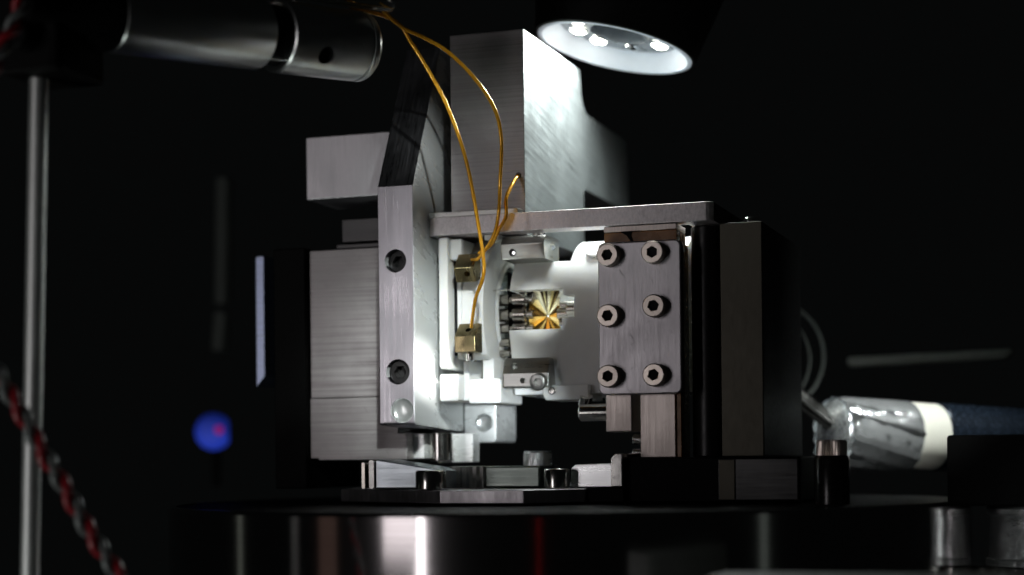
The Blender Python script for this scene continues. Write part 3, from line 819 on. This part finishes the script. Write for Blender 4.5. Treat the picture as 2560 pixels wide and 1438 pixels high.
# =================================================================== BENCH PARTS AT THE RIGHT
c0, c1 = Vector((34.0, 75.2, 17.6)), Vector((89.0, 124.0, 13.6))
ca = (c1 - c0).normalized()
t = thing('chrome_spindle', 'gleaming foil wrapped chrome spindle lying behind the black thumb screw', 'spindle', (60, 95, 6))
obj('spindle_body', MB().lathe(c0, ca, [(6.8, 0), (8.4, 0.8), (9.2, 2.4), (9.5, 5), (9.5, 24), (9.2, 24.4)], 64), M['spindle'], t)
obj('cream_band', MB().lathe(c0 + ca * 24.4, ca, [(9.0, 0), (9.3, 0.3), (9.3, 9), (9.0, 9.3)], 64), M['cream'], t)
obj('dark_barrel', MB().lathe(c0 + ca * 33.8, ca, [(9.0, 0), (9.6, 0.4), (9.6, 44)], 64), M['speckle'], t)
obj('shaft', MB().cyl((24.0, 71.5, 28.5), tuple(c0 + Vector((0.5, 0.4, 2))), 2.5, 0.2), M['steel'], t)
random.seed(21)
u2, v2, w2 = basis(ca)
rows = []
crease = [9.75 + random.uniform(-0.7, 0.7) for i in range(34)]
for k in range(11):
    row = []
    for i in range(34):
        a = 2 * math.pi * i / 34 + 0.05 * k
        q = crease[i] + random.uniform(-0.35, 0.35)
        row.append(c0 + ca * (0.9 + k * 2.31 + random.uniform(-0.5, 0.5)) + (u2 * math.cos(a) + v2 * math.sin(a)) * q + Vector((0, 0, -0.5)))
    rows.append(row)
obj('foil_wrap', MB().rings(rows, False, False), M['foil'], t, angle=16)

def ring_arc(c, r, w_, y):
    return MB().lathe(c, (0.3256, -0.9455, 0), [(r, 0), (r, 1.0), (r - w_, 1.0), (r - w_, 0)], 96, False, False)
t = thing('dark_hoop', 'thin dim metal hoop behind the dark post', 'hoop', (8, 122, 26))
obj('outer_hoop', ring_arc((8.5, 121, 41), 17.3, 0.9, 0), M['far_grey'], t)
obj('inner_hoop', ring_arc((6.5, 119, 40), 15.2, 0.5, 0), M['far_grey'], t)
obj('hoop_foot', MB().box(4, 13, 118, 124, 2, 24), M['black'], t, 0.3)

tag(obj('far_rail', MB().prism('Y', [(26.1, 39.9), (76.0, 41.2), (77.5, 44.0), (26.0, 42.7)], 168, 176), M['rail'], bevel=0.3), 'dim grey level rail in the darkness beyond the chrome spindle', 'rail')
t = thing('black_cap_block', 'matt black block standing above the chrome collar', 'block', (86, 24, -1))
obj('block_body', MB().prism('Y', rrect(70.0, 104, -1.3, 15.2, 0.8), 14.2, 40), M['black'], t, 0.4)
t = thing('chrome_collar', 'bright chrome collar under the matt black block', 'collar', (92, 34, -15))
obj('collar_wall', MB().lathe((94, 34, -15.5), (0, 0, 1), [(16.8, 0), (16.8, 1), (16.2, 1.4), (15.6, 11.4), (16.6, 11.8), (16.6, 13.2), (16.0, 13.9)], 64), M['spindle'], t)
obj('collar_flange', MB().cyl((94, 34, -18.2), (94, 34, -15.55), 21, 0.4, 64), M['steel'], t)
tag(obj('grey_edge_bar', MB().prism('Z', rrect(39.4, 90, -108, -92, 2.5), -22, -10.0), M['far_grey'], bevel=0.6), 'blurred grey metal edge at the very bottom of the view', 'bar')

# =================================================================== FAR BACKGROUND
t = thing('indicator_light', 'out of focus blue indicator light with a red dot', 'light', (-207, 173, 15))
obj('blue_lens', MB().lathe((-208.6, 171.4, 22.2), (0.3256, -0.9455, 0), [(6.9, 0), (6.7, 1.2), (4.6, 2.6), (0.2, 3.0)], 32), M['blue_led'], t, 0.0, [MB().box(-203.2, -190, 150, 190, 5, 40), MB().prism('Y', [(-225, 22), (-208, 31.5), (-225, 36)], 150, 190)])
obj('red_dot', MB().lathe((-205.1, 169.2, 22.7), (0.3256, -0.9455, 0), [(1.7, 0), (1.6, 0.6), (0.2, 0.9)], 20), M['red_led'], t)
obj('lamp_stem', MB().cyl((-209.5, 174.5, 2), (-208.9, 174, 15.5), 1.6, 0.2), M['black'], t)
t = thing('far_rod', 'faint grey rod in two lengths far behind in the dark', 'rod', (-210, 181, 52))
obj('rod_upper', MB().cyl((-209.9, 181.6, 70.5), (-208.8, 181.9, 118), 3.1, 0.3), M['far_grey'], t)
obj('rod_lower', MB().cyl((-211.2, 181.2, 53), (-210.0, 181.5, 67.5), 3.1, 0.3), M['far_grey'], t)

for o in D.objects:
    if o.parent is None and o.get('category') and not o.get('kind'):
        o['kind'] = 'thing'
